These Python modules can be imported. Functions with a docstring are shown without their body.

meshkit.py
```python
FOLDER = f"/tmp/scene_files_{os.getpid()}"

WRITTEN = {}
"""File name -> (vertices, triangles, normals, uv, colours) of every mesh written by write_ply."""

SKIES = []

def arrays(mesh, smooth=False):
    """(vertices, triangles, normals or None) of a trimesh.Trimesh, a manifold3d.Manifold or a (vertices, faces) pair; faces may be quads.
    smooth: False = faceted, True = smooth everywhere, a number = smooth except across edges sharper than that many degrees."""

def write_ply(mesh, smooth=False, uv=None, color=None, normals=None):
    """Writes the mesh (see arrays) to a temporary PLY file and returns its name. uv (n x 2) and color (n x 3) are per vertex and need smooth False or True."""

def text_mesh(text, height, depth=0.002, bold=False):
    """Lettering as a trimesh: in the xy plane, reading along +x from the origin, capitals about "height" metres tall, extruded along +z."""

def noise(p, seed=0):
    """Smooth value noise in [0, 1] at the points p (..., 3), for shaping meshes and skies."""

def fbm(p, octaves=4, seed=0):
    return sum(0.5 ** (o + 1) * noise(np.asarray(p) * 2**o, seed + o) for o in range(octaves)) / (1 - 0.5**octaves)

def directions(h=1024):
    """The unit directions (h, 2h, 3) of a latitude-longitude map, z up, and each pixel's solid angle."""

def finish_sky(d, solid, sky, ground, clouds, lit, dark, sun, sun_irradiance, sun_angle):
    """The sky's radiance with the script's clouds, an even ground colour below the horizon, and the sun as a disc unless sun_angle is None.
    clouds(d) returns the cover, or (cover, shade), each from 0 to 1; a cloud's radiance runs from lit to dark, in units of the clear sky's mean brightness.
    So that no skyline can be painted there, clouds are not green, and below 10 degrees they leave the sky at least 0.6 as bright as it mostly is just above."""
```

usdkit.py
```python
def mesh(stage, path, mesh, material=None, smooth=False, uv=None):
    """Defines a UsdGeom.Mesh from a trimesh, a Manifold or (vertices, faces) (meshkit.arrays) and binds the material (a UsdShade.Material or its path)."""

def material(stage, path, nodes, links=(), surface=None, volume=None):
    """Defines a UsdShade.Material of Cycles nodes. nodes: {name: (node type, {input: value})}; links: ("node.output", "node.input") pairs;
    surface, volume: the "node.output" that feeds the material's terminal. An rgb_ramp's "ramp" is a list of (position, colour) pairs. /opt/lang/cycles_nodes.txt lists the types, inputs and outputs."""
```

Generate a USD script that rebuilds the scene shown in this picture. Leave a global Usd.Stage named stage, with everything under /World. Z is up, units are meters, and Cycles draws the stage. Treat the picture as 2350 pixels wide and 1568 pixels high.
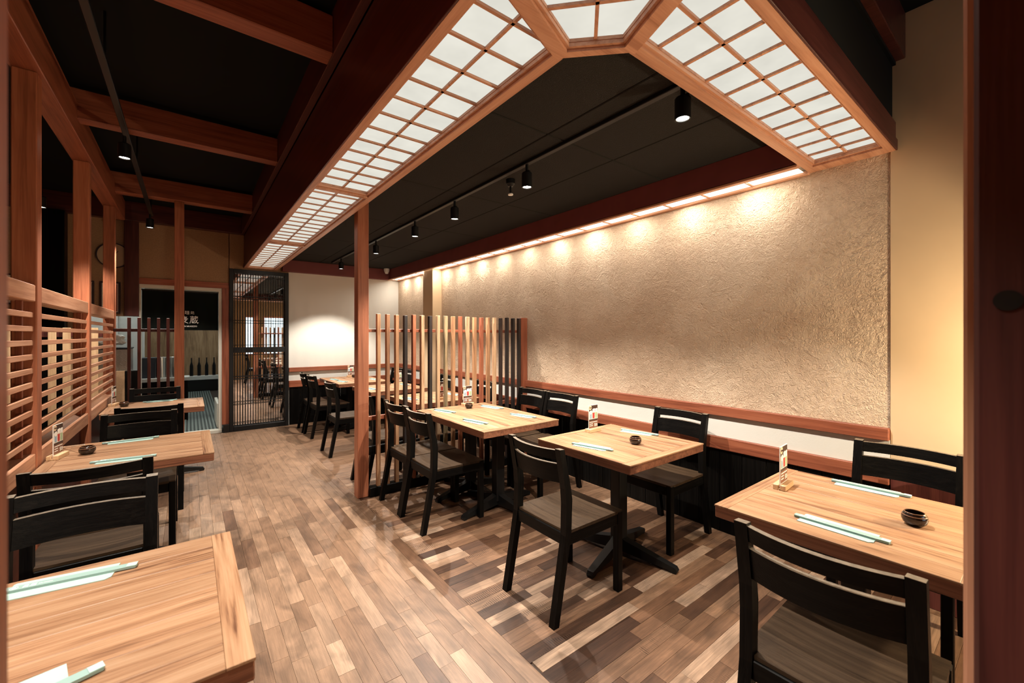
import math, random
import numpy as np
import trimesh
from shapely.geometry import Polygon, LineString, Point, box as sbox
from shapely.ops import unary_union
from shapely import affinity
import meshkit, usdkit
from pxr import Usd, UsdGeom, UsdLux, UsdShade, Gf, Sdf

stage = Usd.Stage.CreateInMemory()
UsdGeom.SetStageUpAxis(stage, 'Z')
UsdGeom.SetStageMetersPerUnit(stage, 1.0)
UsdGeom.Xform.Define(stage, '/World')
UsdGeom.Scope.Define(stage, '/World/Looks')
rnd = random.Random(7)

# ------------------------------------------------------------------ camera, lamps of the room, exposure
CAM_H, YAW = 1.46, 37.63
cam = UsdGeom.Camera.Define(stage, '/World/camera')
cam.AddTranslateOp().Set(Gf.Vec3d(0, 0, CAM_H))
cam.AddRotateZOp().Set(-YAW)
cam.AddRotateXOp().Set(90.0)
cam.CreateHorizontalApertureAttr(36.0)
cam.CreateVerticalApertureAttr(36.0 * 1568 / 2350)
cam.CreateFocalLengthAttr(960.0 / 2350 * 36)
cam.CreateVerticalApertureOffsetAttr(-14.0 / 2350 * 36)
cam.CreateClippingRangeAttr(Gf.Vec2f(0.02, 200))
cam.CreateFStopAttr(4.0)
cam.CreateFocusDistanceAttr(2.6)
cam.CreateExposureAttr(0.22)

LAMP = (1.0, 0.925, 0.82)
SPOT_I = 195.0          # ceiling track spots
PANEL_E = 0.74         # glowing paper panels of the light box
TROUGH_E = 2.6
def spot(x, y, z, power, angle=52.0, color=LAMP, soft=0.45, radius=0.016, tilt=None):
    n = 'spot_lamp'
    i = spot.n = getattr(spot, 'n', -1) + 1
    l = UsdLux.SphereLight.Define(stage, f'/World/Lights/spot_lamp_{i:03d}')
    l.AddTranslateOp().Set(Gf.Vec3d(x, y, z))
    if tilt:
        l.AddRotateXOp().Set(tilt)
    l.CreateRadiusAttr(radius)
    l.CreateIntensityAttr(power / (4 * math.pi * radius ** 2 * math.pi) )
    l.CreateColorAttr(Gf.Vec3f(*color))
    s = UsdLux.ShapingAPI.Apply(l.GetPrim())
    s.CreateShapingConeAngleAttr(angle)
    s.CreateShapingConeSoftnessAttr(soft)
    return l
UsdGeom.Scope.Define(stage, '/World/Lights')
TRACK_R = [(1.09, 1.0), (2.26, 1.0), (3.27, 1.0), (4.10, 1.0), (5.26, 1.0), (6.80, 1.1)]
for y, k in TRACK_R:
    spot(1.875, y, 2.497, SPOT_I * k)
TRACK_L = [(0.75, 0.9), (1.9, 1.0), (4.08, 1.0), (6.53, 0.8)]
for y, k in TRACK_L:
    spot(-0.37, y, 2.707, SPOT_I * 0.95 * k)
def disk(x, y, z, r, power, color, rot=(0, 0, 0)):
    i = disk.n = getattr(disk, 'n', -1) + 1
    l = UsdLux.DiskLight.Define(stage, f'/World/Lights/disk_lamp_{i:03d}')
    l.AddTranslateOp().Set(Gf.Vec3d(x, y, z))
    l.AddRotateXYZOp().Set(Gf.Vec3f(*rot))
    l.CreateRadiusAttr(r)
    l.CreateIntensityAttr(power / (math.pi * r * r * math.pi))
    l.CreateColorAttr(Gf.Vec3f(*color))
LANTERN = 100.0
WARM = (1.0, 0.80, 0.52)

# ------------------------------------------------------------------ helpers
used = {}
def numbered(parent, name):
    k = (parent, name); i = used.get(k, -1) + 1; used[k] = i
    return name if i == 0 else f'{name}_{i:03d}'
def path_of(name, parent=None):
    p = str(parent.GetPath()) if parent is not None else '/World'
    return p + '/' + numbered(p, name)
def obj(name, mesh, mat, parent=None, smooth=False):
    if isinstance(mesh, list):
        mesh = trimesh.util.concatenate(mesh)
    return usdkit.mesh(stage, path_of(name, parent), mesh, M[mat], smooth=smooth).GetPrim()
def tag(p, label=None, cat=None, group=None, kind=None):
    for k, v in (('label', label), ('category', cat), ('group', group), ('kind', kind)):
        if v: p.SetCustomDataByKey(k, v)
    return p
def thing(name, label, cat, loc=(0, 0, 0), rz=0, group=None):
    x = UsdGeom.Xform.Define(stage, path_of(name))
    x.AddTranslateOp().Set(Gf.Vec3d(*map(float, loc))); x.AddRotateZOp().Set(float(rz))
    return tag(x.GetPrim(), label, cat, group)
def dup(root, label, loc, rz=0, group=None):
    was = root.GetCustomData()
    base = root.GetName()
    r = thing(base, label, was['category'], loc, rz, group or was.get('group'))
    r.GetReferences().AddInternalReference(root.GetPath()); r.SetInstanceable(True)
    return r
def struct(name, label=None):
    x = UsdGeom.Xform.Define(stage, '/World/' + name)
    return tag(x.GetPrim(), label, None, None, 'structure')
def part_struct(name, mesh, mat, label=None):
    p = obj(name, mesh, mat)
    return tag(p, label, None, None, 'structure')

_s = np.array([[i, j, k] for i in (-1, 1) for j in (-1, 1) for k in (-1, 1)], float)
_cv = np.concatenate([np.stack([_s[:, 0] * 1, _s[:, 1] * .8, _s[:, 2] * .8], 1), np.stack([_s[:, 0] * .8, _s[:, 1] * 1, _s[:, 2] * .8], 1), np.stack([_s[:, 0] * .8, _s[:, 1] * .8, _s[:, 2] * 1], 1)])
_h = trimesh.convex.convex_hull(trimesh.PointCloud(_cv))
_order = [int(np.argmin(((_cv - v) ** 2).sum(1))) for v in _h.vertices]
_cf = np.array(_order)[_h.faces]
def box(x0, x1, y0, y1, z0, z1, b=0.003):
    lo = np.array([min(x0, x1), min(y0, y1), min(z0, z1)], float); hi = np.array([max(x0, x1), max(y0, y1), max(z0, z1)], float)
    c, h = (lo + hi) / 2, (hi - lo) / 2
    b = min(b, *(h * .45))
    v = np.zeros((24, 3))
    for a in range(3):
        s = _s * (h - b); s[:, a] = _s[:, a] * h[a]; v[a * 8:a * 8 + 8] = s + c
    return trimesh.Trimesh(v, _cf, process=False)
def obox(cx, cy, cz, sx, sy, sz, rz=0, b=0.003):
    m = box(-sx / 2, sx / 2, -sy / 2, sy / 2, -sz / 2, sz / 2, b)
    m.apply_transform(trimesh.transformations.rotation_matrix(math.radians(rz), [0, 0, 1])); m.apply_translation([cx, cy, cz])
    return m
def beam(p, q, w, d, b=0.002):
    """a bar from p to q, w wide and d deep"""
    p, q = np.array(p, float), np.array(q, float); L = np.linalg.norm(q - p)
    m = box(-w / 2, w / 2, -d / 2, d / 2, 0, L, b)
    m.apply_transform(trimesh.geometry.align_vectors([0, 0, 1], (q - p) / L)); m.apply_translation(p)
    return m
def lathe(profile, n=28, at=(0, 0, 0)):
    m = trimesh.creation.revolve(np.array(profile, float), sections=n); m.apply_translation(at)
    return m
def cyl(r, z0, z1, at=(0, 0), n=20):
    return lathe([(0, z0), (r - min(.001, r * .2), z0), (r, z0 + min(.001, (z1 - z0) * .3)), (r, z1 - min(.001, (z1 - z0) * .3)), (r - min(.001, r * .2), z1), (0, z1)], n, (at[0], at[1], 0))
def polys(g):
    if g.is_empty: return []
    return [p for p in (g.geoms if hasattr(g, 'geoms') else [g]) if isinstance(p, Polygon) and p.area > 1e-7]
def extrude(shape, z0, z1):
    ms = [trimesh.creation.extrude_polygon(p, z1 - z0, engine='earcut') for p in polys(shape)]
    m = trimesh.util.concatenate(ms); m.apply_translation([0, 0, z0]); return m
def stroke(pts, w):
    return LineString(pts).buffer(w / 2, cap_style=2, join_style=2)
def to_wall_y(m, x, y, z, sign=-1):
    """shape drawn in xy (x right, y up), extruded along +z -> stands facing -y at (x,y,z)"""
    v = m.vertices.copy(); m = m.copy()
    m.vertices = np.stack([v[:, 0] + x, y - v[:, 2], v[:, 1] + z], 1)
    return m
def clip_extrude_side(profile, y0, y1):
    """profile in (x,z), extruded along y"""
    m = trimesh.creation.extrude_polygon(Polygon(profile), y1 - y0, engine='earcut')
    v = m.vertices.copy(); m.vertices = np.stack([v[:, 0], v[:, 2] + y0, v[:, 1]], 1); m.invert()
    return m

# ------------------------------------------------------------------ materials
M = {}
def mat(name, nodes, links, surface='p.BSDF'):
    M[name] = usdkit.material(stage, '/World/Looks/' + name, nodes, links, surface=surface)
def plain(name, col, rough=0.5, metal=0.0, spec=0.5, bump=None, mottled=0.0, mscale=20.0):
    nodes = {'p': ('principled_bsdf', {'base_color': col, 'roughness': rough, 'metallic': metal, 'specular_ior_level': spec})}
    links = []
    if mottled:
        nodes['tc'] = ('texture_coordinate', {})
        nodes['n'] = ('noise_texture', {'scale': mscale, 'detail': 4.0})
        nodes['r'] = ('rgb_ramp', {'ramp': [(0.25, tuple(c * (1 - mottled) for c in col)), (0.75, tuple(min(1, c * (1 + mottled)) for c in col))]})
        links += [('tc.object', 'n.vector'), ('n.fac', 'r.fac'), ('r.color', 'p.base_color')]
    if bump:
        nodes['btc'] = ('texture_coordinate', {})
        nodes['bn'] = ('noise_texture', {'scale': bump[0], 'detail': 5.0})
        nodes['b'] = ('bump', {'strength': bump[1], 'distance': bump[2]})
        links += [('btc.object', 'bn.vector'), ('bn.fac', 'b.height'), ('b.normal', 'p.normal')]
    mat(name, nodes, links)
def wood(name, cols, axis='x', rough=0.45, along=1.4, across=26.0, vary=0.12, fine=0.35, spec=0.4, bump=0.12, hue=0.0, random_from='object_info', noise_w=0.0):
    """grained wood: cols = dark .. light stops"""
    sc = [across] * 3; sc['xyz'.index(axis)] = along
    sc2 = [across * 5.5] * 3; sc2['xyz'.index(axis)] = along * 3
    k = len(cols)
    nodes = {
        'tc': ('texture_coordinate', {}), 'oi': ('object_info', {}), 'ge': ('geometry', {}),
        'sh': ('vector_math', {'math_type': 'scale', 'vector1': (13.7, 9.1, 17.3)}),
        'ad': ('vector_math', {'math_type': 'add'}),
        'm1': ('mapping', {'scale': tuple(sc)}), 'm2': ('mapping', {'scale': tuple(sc2)}),
        'n1': ('noise_texture', {'scale': 1.0, 'detail': 5.0, 'roughness': 0.6, 'distortion': 0.6}),
        'n2': ('noise_texture', {'scale': 1.0, 'detail': 3.0}),
        'mx': ('math', {'math_type': 'multiply_add', 'value2': fine, 'value3': -fine / 2}),
        'sm': ('math', {'math_type': 'add'}),
        'r': ('rgb_ramp', {'ramp': [(0.30 + 0.42 * i / (k - 1), c) for i, c in enumerate(cols)]}),
        'vr': ('math', {'math_type': 'multiply_add', 'value2': 2 * vary, 'value3': 1 - vary}),
        'hv': ('hsv', {'hue': 0.5, 'saturation': 1.0}),
        'b': ('bump', {'strength': bump, 'distance': 0.004}),
        'p': ('principled_bsdf', {'roughness': rough, 'specular_ior_level': spec}),
    }
    rs = 'oi.random' if random_from == 'object_info' else 'ge.random_per_island'
    links = [(rs, 'sh.scale'), ('tc.object', 'ad.vector1'), ('sh.vector', 'ad.vector2'), ('ad.vector', 'm1.vector'), ('ad.vector', 'm2.vector'),
             ('m1.vector', 'n1.vector'), ('m2.vector', 'n2.vector'), ('n2.fac', 'mx.value1'), ('n1.fac', 'sm.value1'), ('mx.value', 'sm.value2'),
             ('sm.value', 'r.fac'), (rs, 'vr.value1'), ('vr.value', 'hv.value'), ('r.color', 'hv.color'), ('hv.color', 'p.base_color'),
             ('n2.fac', 'b.height'), ('b.normal', 'p.normal')]
    mat(name, nodes, links)

RW = [(0.16, 0.042, 0.021), (0.27, 0.078, 0.038), (0.34, 0.11, 0.055)]
for a in 'xyz':
    wood('redwood_' + a, RW, a, rough=0.42)
    wood('postwood_' + a, [(0.24, 0.075, 0.036), (0.38, 0.125, 0.060), (0.46, 0.17, 0.085)], a, rough=0.42)
    wood('darkred_' + a, [(0.045, 0.011, 0.009), (0.075, 0.019, 0.015), (0.10, 0.028, 0.02)], a, rough=0.4)
    wood('cedar_' + a, [(0.36, 0.155, 0.084), (0.50, 0.245, 0.142), (0.58, 0.315, 0.195)], a, rough=0.42)
    wood('pale_' + a, [(0.46, 0.27, 0.14), (0.62, 0.40, 0.22), (0.70, 0.48, 0.28)], a, rough=0.45)
    wood('boardtop_' + a, [(0.12, 0.050, 0.024), (0.30, 0.155, 0.080), (0.37, 0.210, 0.115), (0.42, 0.255, 0.150)], a, rough=0.40, across=30, along=1.6, vary=0.10, fine=0.4, bump=0.10)
    wood('boardedge_' + a, [(0.10, 0.034, 0.017), (0.19, 0.072, 0.037), (0.25, 0.105, 0.056)], a, rough=0.45, across=40)
    wood('ebony_' + a, [(0.0018, 0.0016, 0.0015), (0.003, 0.0026, 0.0023), (0.006, 0.005, 0.0042)], a, rough=0.40, across=60, vary=0.2, spec=0.10, bump=0.15)
wood('seat_wood', [(0.022, 0.0125, 0.0065), (0.040, 0.0235, 0.013), (0.060, 0.037, 0.021)], 'y', rough=0.40, across=45, spec=0.22)
def plank_mat(name, tones, axis, rs, grain=(0.72, 1.12), saw=0.0):
    o = {'x': (2.2, 46, 46), 'y': (46, 2.2, 46)}[axis]; o2 = {'x': (9, 190, 190), 'y': (190, 9, 190)}[axis]; o3 = {'x': (3.2, 7, 7), 'y': (7, 3.2, 7)}[axis]
    nodes = {'tc': ('texture_coordinate', {}), 'oi': ('object_info', {}), 'ge': ('geometry', {}),
        'wa': ('wave_texture', {'bands_direction': axis, 'scale': 26.0, 'distortion': 3.0, 'detail': 3.0, 'detail_scale': 2.0}),
        'rs': ('math', {'math_type': 'multiply_add', 'value2': 7.31, 'value3': 0.37}), 'w2': ('white_noise_texture', {'dimensions': '1D'}),
        'gt': ('math', {'math_type': 'greater_than', 'value2': 0.70}), 'gm': ('math', {'math_type': 'multiply'}), 'gn': ('math', {'math_type': 'multiply'}),
        'cl': ('map_range', {'from_min': 0.50, 'from_max': 0.62, 'to_min': 0.0, 'to_max': saw, 'clamp': True}),
        'on': ('math', {'math_type': 'subtract', 'value1': 1.0}), 'k3': ('math', {'math_type': 'multiply'}),
        'sh': ('vector_math', {'math_type': 'scale', 'vector1': (13.7, 9.1, 17.3)}), 'ad': ('vector_math', {'math_type': 'add'}),
        'm1': ('mapping', {'scale': o}), 'm2': ('mapping', {'scale': o2}), 'm3': ('mapping', {'scale': o3}),
        'n1': ('noise_texture', {'scale': 1.0, 'detail': 4.0, 'roughness': 0.6, 'distortion': 1.2}),
        'n2': ('noise_texture', {'scale': 1.0, 'detail': 2.0}), 'n3': ('noise_texture', {'scale': 1.0, 'detail': 4.0, 'distortion': 1.5}),
        'wn': ('white_noise_texture', {'dimensions': '1D'}),
        'r': ('rgb_ramp', {'ramp': tones}),
        'g1': ('map_range', {'from_min': 0.3, 'from_max': 0.7, 'to_min': grain[0], 'to_max': grain[1], 'clamp': True}),
        'g2': ('map_range', {'from_min': 0.3, 'from_max': 0.7, 'to_min': 0.86, 'to_max': 1.10, 'clamp': True}),
        'g3': ('map_range', {'from_min': 0.32, 'from_max': 0.68, 'to_min': 0.66, 'to_max': 1.18, 'clamp': True}),
        'k1': ('math', {'math_type': 'multiply'}), 'k2': ('math', {'math_type': 'multiply'}),
        'hv': ('hsv', {'hue': 0.5, 'saturation': 1.0}), 'b': ('bump', {'strength': 0.12, 'distance': 0.003}),
        'p': ('principled_bsdf', {'roughness': 0.40, 'specular_ior_level': 0.4})}
    src = 'oi.random' if rs == 'object_info' else 'ge.random_per_island'
    links = [(src, 'sh.scale'), ('tc.object', 'ad.vector1'), ('sh.vector', 'ad.vector2'), ('ad.vector', 'm1.vector'), ('ad.vector', 'm2.vector'), ('ad.vector', 'm3.vector'),
        ('m1.vector', 'n1.vector'), ('m2.vector', 'n2.vector'), ('m3.vector', 'n3.vector'), (src, 'wn.w'), ('wn.value', 'r.fac'),
        ('n1.fac', 'g1.value'), ('n2.fac', 'g2.value'), ('n3.fac', 'g3.value'), ('g1.result', 'k1.value1'), ('g2.result', 'k1.value2'), ('k1.value', 'k2.value1'), ('g3.result', 'k2.value2'),
        (src, 'rs.value1'), ('rs.value', 'w2.w'), ('w2.value', 'gt.value1'), ('ad.vector', 'wa.vector'), ('gt.value', 'gm.value1'), ('wa.fac', 'gm.value2'), ('n3.fac', 'cl.value'),
        ('gm.value', 'gn.value1'), ('cl.result', 'gn.value2'), ('gn.value', 'on.value2'), ('k2.value', 'k3.value1'), ('on.value', 'k3.value2'),
        ('k3.value', 'hv.value'), ('r.color', 'hv.color'), ('hv.color', 'p.base_color'), ('n2.fac', 'b.height'), ('b.normal', 'p.normal')]
    mat(name, nodes, links)
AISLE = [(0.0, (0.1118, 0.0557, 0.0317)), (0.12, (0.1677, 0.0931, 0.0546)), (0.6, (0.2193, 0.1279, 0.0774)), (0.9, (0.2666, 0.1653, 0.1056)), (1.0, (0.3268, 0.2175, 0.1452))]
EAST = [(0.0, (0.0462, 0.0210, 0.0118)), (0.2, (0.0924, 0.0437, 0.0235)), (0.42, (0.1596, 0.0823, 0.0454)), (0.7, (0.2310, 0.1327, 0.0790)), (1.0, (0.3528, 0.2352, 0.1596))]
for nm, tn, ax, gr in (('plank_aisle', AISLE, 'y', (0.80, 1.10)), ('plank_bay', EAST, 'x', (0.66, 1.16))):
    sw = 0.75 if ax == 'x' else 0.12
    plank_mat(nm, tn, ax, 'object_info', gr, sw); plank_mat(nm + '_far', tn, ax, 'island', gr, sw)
plain('fascia_red', (0.15, 0.036, 0.034), 0.55, spec=0.3, mottled=0.1, mscale=8)
plain('painted_toplight', (0.15, 0.115, 0.08), 0.5, spec=0.4, mottled=0.35, mscale=60)  # pale tone that paints overhead light onto the black chair tops
plain('subfloor', (0.05, 0.03, 0.02), 0.8)
plain('black_ceiling', (0.0045, 0.0055, 0.0052), 0.9, spec=0.2)
plain('tile_black', (0.022, 0.020, 0.018), 0.95, spec=0.15, bump=(220, 0.8, 0.006), mottled=0.35, mscale=300)
plain('brown_wall', (0.17, 0.105, 0.06), 0.9, spec=0.15)
plain('white_wall', (0.66, 0.635, 0.58), 0.85, spec=0.2, bump=(90, 0.15, 0.003))
plain('tan_wall', (0.33, 0.205, 0.115), 0.9, spec=0.15, bump=(160, 0.25, 0.003), mottled=0.10, mscale=60)
plain('amber_panel', (0.62, 0.45, 0.28), 0.75, spec=0.25, mottled=0.05, mscale=3)
plain('door_white', (0.62, 0.60, 0.52), 0.45)
plain('black_metal', (0.005, 0.005, 0.005), 0.40, metal=0.0, spec=0.3)
plain('black_lacquer', (0.008, 0.007, 0.006), 0.4, spec=0.4)
plain('screen_black', (0.006, 0.006, 0.006), 0.45, spec=0.35)
plain('steel', (0.55, 0.54, 0.52), 0.28, metal=1.0)
plain('mirror', (0.90, 0.90, 0.89), 0.01, metal=1.0)
plain('napkin_paper', (0.37, 0.52, 0.47), 0.8, spec=0.2)
plain('sleeve_paper', (0.26, 0.38, 0.35), 0.7, spec=0.25)
plain('print_white', (0.75, 0.85, 0.80), 0.7, spec=0.2)
plain('print_ivory', (0.86, 0.84, 0.78), 0.7, spec=0.2)
plain('white_plastic', (0.78, 0.76, 0.72), 0.4)
plain('glaze', (0.014, 0.007, 0.0045), 0.12, spec=0.7, mottled=0.5, mscale=40)
plain('glaze_rim', (0.20, 0.09, 0.045), 0.2, spec=0.6)
plain('card_white', (0.80, 0.74, 0.66), 0.5)
plain('card_dark', (0.055, 0.025, 0.015), 0.5)
plain('card_brown', (0.22, 0.085, 0.045), 0.5)
plain('card_badge', (0.76, 0.58, 0.40), 0.5)
plain('drink_blue', (0.30, 0.42, 0.52), 0.4)
plain('drink_red', (0.50, 0.05, 0.04), 0.4)
plain('drink_green', (0.38, 0.50, 0.30), 0.4)
plain('noren_cloth', (0.006, 0.008, 0.007), 0.95, spec=0.1, bump=(25, 0.2, 0.01))
plain('mat_rubber', (0.030, 0.040, 0.036), 0.6)
plain('rib_rubber', (0.16, 0.19, 0.175), 0.6)
plain('kitchen_grain', (0.30, 0.22, 0.14), 0.6)
plain('kitchen_white', (0.66, 0.68, 0.66), 0.5)
plain('foil', (0.72, 0.70, 0.66), 0.35, spec=0.6)
plain('navy_box', (0.015, 0.02, 0.03), 0.5)
plain('poster_red', (0.30, 0.06, 0.035), 0.6)
plain('frame_dark', (0.03, 0.012, 0.01), 0.5)
plain('clock_face', (0.42, 0.31, 0.19), 0.6)
plain('white_stick', (0.75, 0.66, 0.52), 0.6)
wood('grain_panel', [(0.16, 0.085, 0.04), (0.36, 0.215, 0.11), (0.48, 0.31, 0.175)], 'z', rough=0.5, along=1.2, across=9, vary=0.02)
# trowelled plaster of the long wall
mat('plaster', {
    'tc': ('texture_coordinate', {}),
    'n1': ('noise_texture', {'scale': 1.6, 'detail': 6.0, 'roughness': 0.6, 'distortion': 0.8}),
    'r': ('rgb_ramp', {'ramp': [(0.30, (0.53, 0.375, 0.255)), (0.52, (0.62, 0.46, 0.325)), (0.72, (0.70, 0.545, 0.40))]}),
    'n2': ('noise_texture', {'scale': 42.0, 'detail': 4.0, 'roughness': 0.55, 'distortion': 2.2}),
    'n3': ('noise_texture', {'scale': 9.0, 'detail': 5.0, 'distortion': 2.5}),
    'mu': ('math', {'math_type': 'multiply'}),
    'b': ('bump', {'strength': 1.0, 'distance': 0.03}),
    'p': ('principled_bsdf', {'roughness': 0.7, 'specular_ior_level': 0.25})},
    [('tc.object', 'n1.vector'), ('tc.object', 'n2.vector'), ('tc.object', 'n3.vector'), ('n1.fac', 'r.fac'), ('r.color', 'p.base_color'),
     ('n2.fac', 'mu.value1'), ('n3.fac', 'mu.value2'), ('mu.value', 'b.height'), ('b.normal', 'p.normal')])
def glow(name, col, strength, mottle=0.0):
    nodes = {'e': ('emission', {'color': col, 'strength': strength})}; links = []
    if mottle:
        nodes.update({'tc': ('texture_coordinate', {}), 'n': ('noise_texture', {'scale': 7.0, 'detail': 5.0}),
                      'r': ('rgb_ramp', {'ramp': [(0.3, tuple(c * (1 - mottle) for c in col)), (0.7, col)]})})
        links = [('tc.object', 'n.vector'), ('n.fac', 'r.fac'), ('r.color', 'e.color')]
    mat(name, nodes, links, surface='e.emission')
glow('paper_glow', (0.96, 0.93, 0.82), PANEL_E, 0.12)
glow('trough_glow', (1.0, 0.88, 0.68), TROUGH_E)
glow('lamp_glow', (1.0, 0.95, 0.82), 14.0)
glow('daylight', (0.80, 0.94, 1.0), 2.2)
glow('lantern_glow', (1.0, 0.62, 0.26), 6.0)
glow('kitchen_glow', (0.92, 1.0, 0.96), 5.0)

# ------------------------------------------------------------------ room shell
XW, YB, YF, XL = 3.15, 7.63, -2.2, -2.6
ZI, ZO, ZB = 2.68, 3.25, 2.50       # inner ceiling, outer (dark) ceiling, underside of the light box
F = np.array([math.sin(math.radians(YAW)), math.cos(math.radians(YAW))]); R = np.array([F[1], -F[0]])
def in_view(x, y, z=0.0):
    d = x * F[0] + y * F[1]
    if d < 0.3: return None
    u = 1175 + 960 * (x * R[0] + y * R[1]) / d; v = 770 - 960 * (z - CAM_H) / d
    return (u, v, d) if -60 < u < 2410 and -60 < v < 1640 else None

floor = struct('floor', 'multi-strip wooden floor, lengthwise along the aisle and crosswise under the wall tables')
obj('subfloor', box(XL, XW, YF, 17.0, -0.12, -0.006, 0.001), 'subfloor', floor)
SEAM, PITCH = 1.20, 0.0725
strips = []
def strip_rows(along, a0, a1, c0, c1, pitch, lo, hi, mname):
    c = c0
    while c < c1 - 1e-6:
        e = min(c + pitch, c1); a = a0 - rnd.random() * hi
        while a < a1:
            b = a + rnd.uniform(lo, hi)
            s, t = max(a, a0), min(b, a1)
            if t - s > 0.03:
                strips.append(((s, t, c, e) if along == 'x' else (c, e, s, t), mname))
            a = b
        c = e
strip_rows('y', YF, YB, -0.80, SEAM - PITCH, PITCH, 0.22, 0.75, 'plank_aisle')
strip_rows('y', YF, YB, SEAM - PITCH, SEAM, PITCH, 0.5, 1.2, 'plank_aisle')
strip_rows('y', YF, YB, XL, -0.80, 0.12, 0.6, 1.2, 'plank_aisle')
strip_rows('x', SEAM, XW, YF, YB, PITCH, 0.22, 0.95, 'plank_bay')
def strip_mesh(x0, x1, y0, y1):
    g, e = 0.00015, 0.0006
    dz = rnd.uniform(-0.0004, 0.0004)
    b = [(x0 + g, y0 + g, -0.006), (x1 - g, y0 + g, -0.006), (x1 - g, y1 - g, -0.006), (x0 + g, y1 - g, -0.006)]
    t = [(x0 + e, y0 + e, dz), (x1 - e, y0 + e, dz), (x1 - e, y1 - e, dz), (x0 + e, y1 - e, dz)]
    f = [(4, 5, 6), (4, 6, 7)] + [q for i in range(4) for q in ((i, (i + 1) % 4, 4 + (i + 1) % 4), (i, 4 + (i + 1) % 4, 4 + i))]
    return trimesh.Trimesh(np.array(b + t), np.array(f), process=False)
def strip_size(s):
    (x0, x1, y0, y1), _ = s
    cx, cy = (x0 + x1) / 2, (y0 + y1) / 2
    hit = in_view(cx, cy)
    if hit is None or cx < -0.7: return 0.0
    return (x1 - x0) * (y1 - y0) / hit[2] ** 3
order = sorted(range(len(strips)), key=lambda i: -strip_size(strips[i]))
near = set(order[:300]); rest = {'plank_aisle': [], 'plank_bay': []}
for i, (r, mn) in enumerate(strips):
    m = strip_mesh(*r)
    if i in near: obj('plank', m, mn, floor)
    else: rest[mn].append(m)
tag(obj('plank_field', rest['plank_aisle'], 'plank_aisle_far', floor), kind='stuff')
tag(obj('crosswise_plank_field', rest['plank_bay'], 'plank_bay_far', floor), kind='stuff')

# right wall: plaster above the rail, white band, rails, dark boards
wr = struct('wall_right', 'long wall of trowelled tan plaster over a white band and dark boards')
obj('plaster_field', box(XW, XW + 0.12, 0.57, YB, 0.0, ZO, 0.001), 'plaster', wr)
obj('white_band', box(XW - 0.006, XW + 0.01, 0.57, YB, 0.66, 0.88, 0.001), 'white_wall', wr)
obj('return_wall', box(XW, XW + 0.12, YF, 0.57, 0.0, ZO, 0.001), 'tan_wall', wr)
def boards(parent, axis, a0, a1, fixed, z0, z1, w, m):
    a = a0
    while a < a1 - 0.02:
        e = min(a + w, a1); d = rnd.uniform(0, 0.002)
        if axis == 'y': obj('board', box(fixed - 0.012 - d, fixed, a + .0015, e - .0015, z0, z1, 0.004), m, parent)
        else: obj('board', box(a + .0015, e - .0015, fixed - 0.012 - d, fixed, z0, z1, 0.004), m, parent)
        a = e
boards(wr, 'y', 0.57, YB, XW, 0.0, 0.615, 0.16, 'ebony_z')
t1 = part_struct('trim_1', [box(XW - 0.035, XW, 0.57, YB - 0.03, 0.862, 0.934, 0.004)], 'redwood_y', 'reddish brown chair rail along the foot of the plaster')
t2 = part_struct('trim_2', [box(XW - 0.03, XW, 0.57, YB - 0.03, 0.612, 0.705, 0.004)], 'redwood_y', 'reddish brown lower rail above the dark boards of the long wall')
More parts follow.
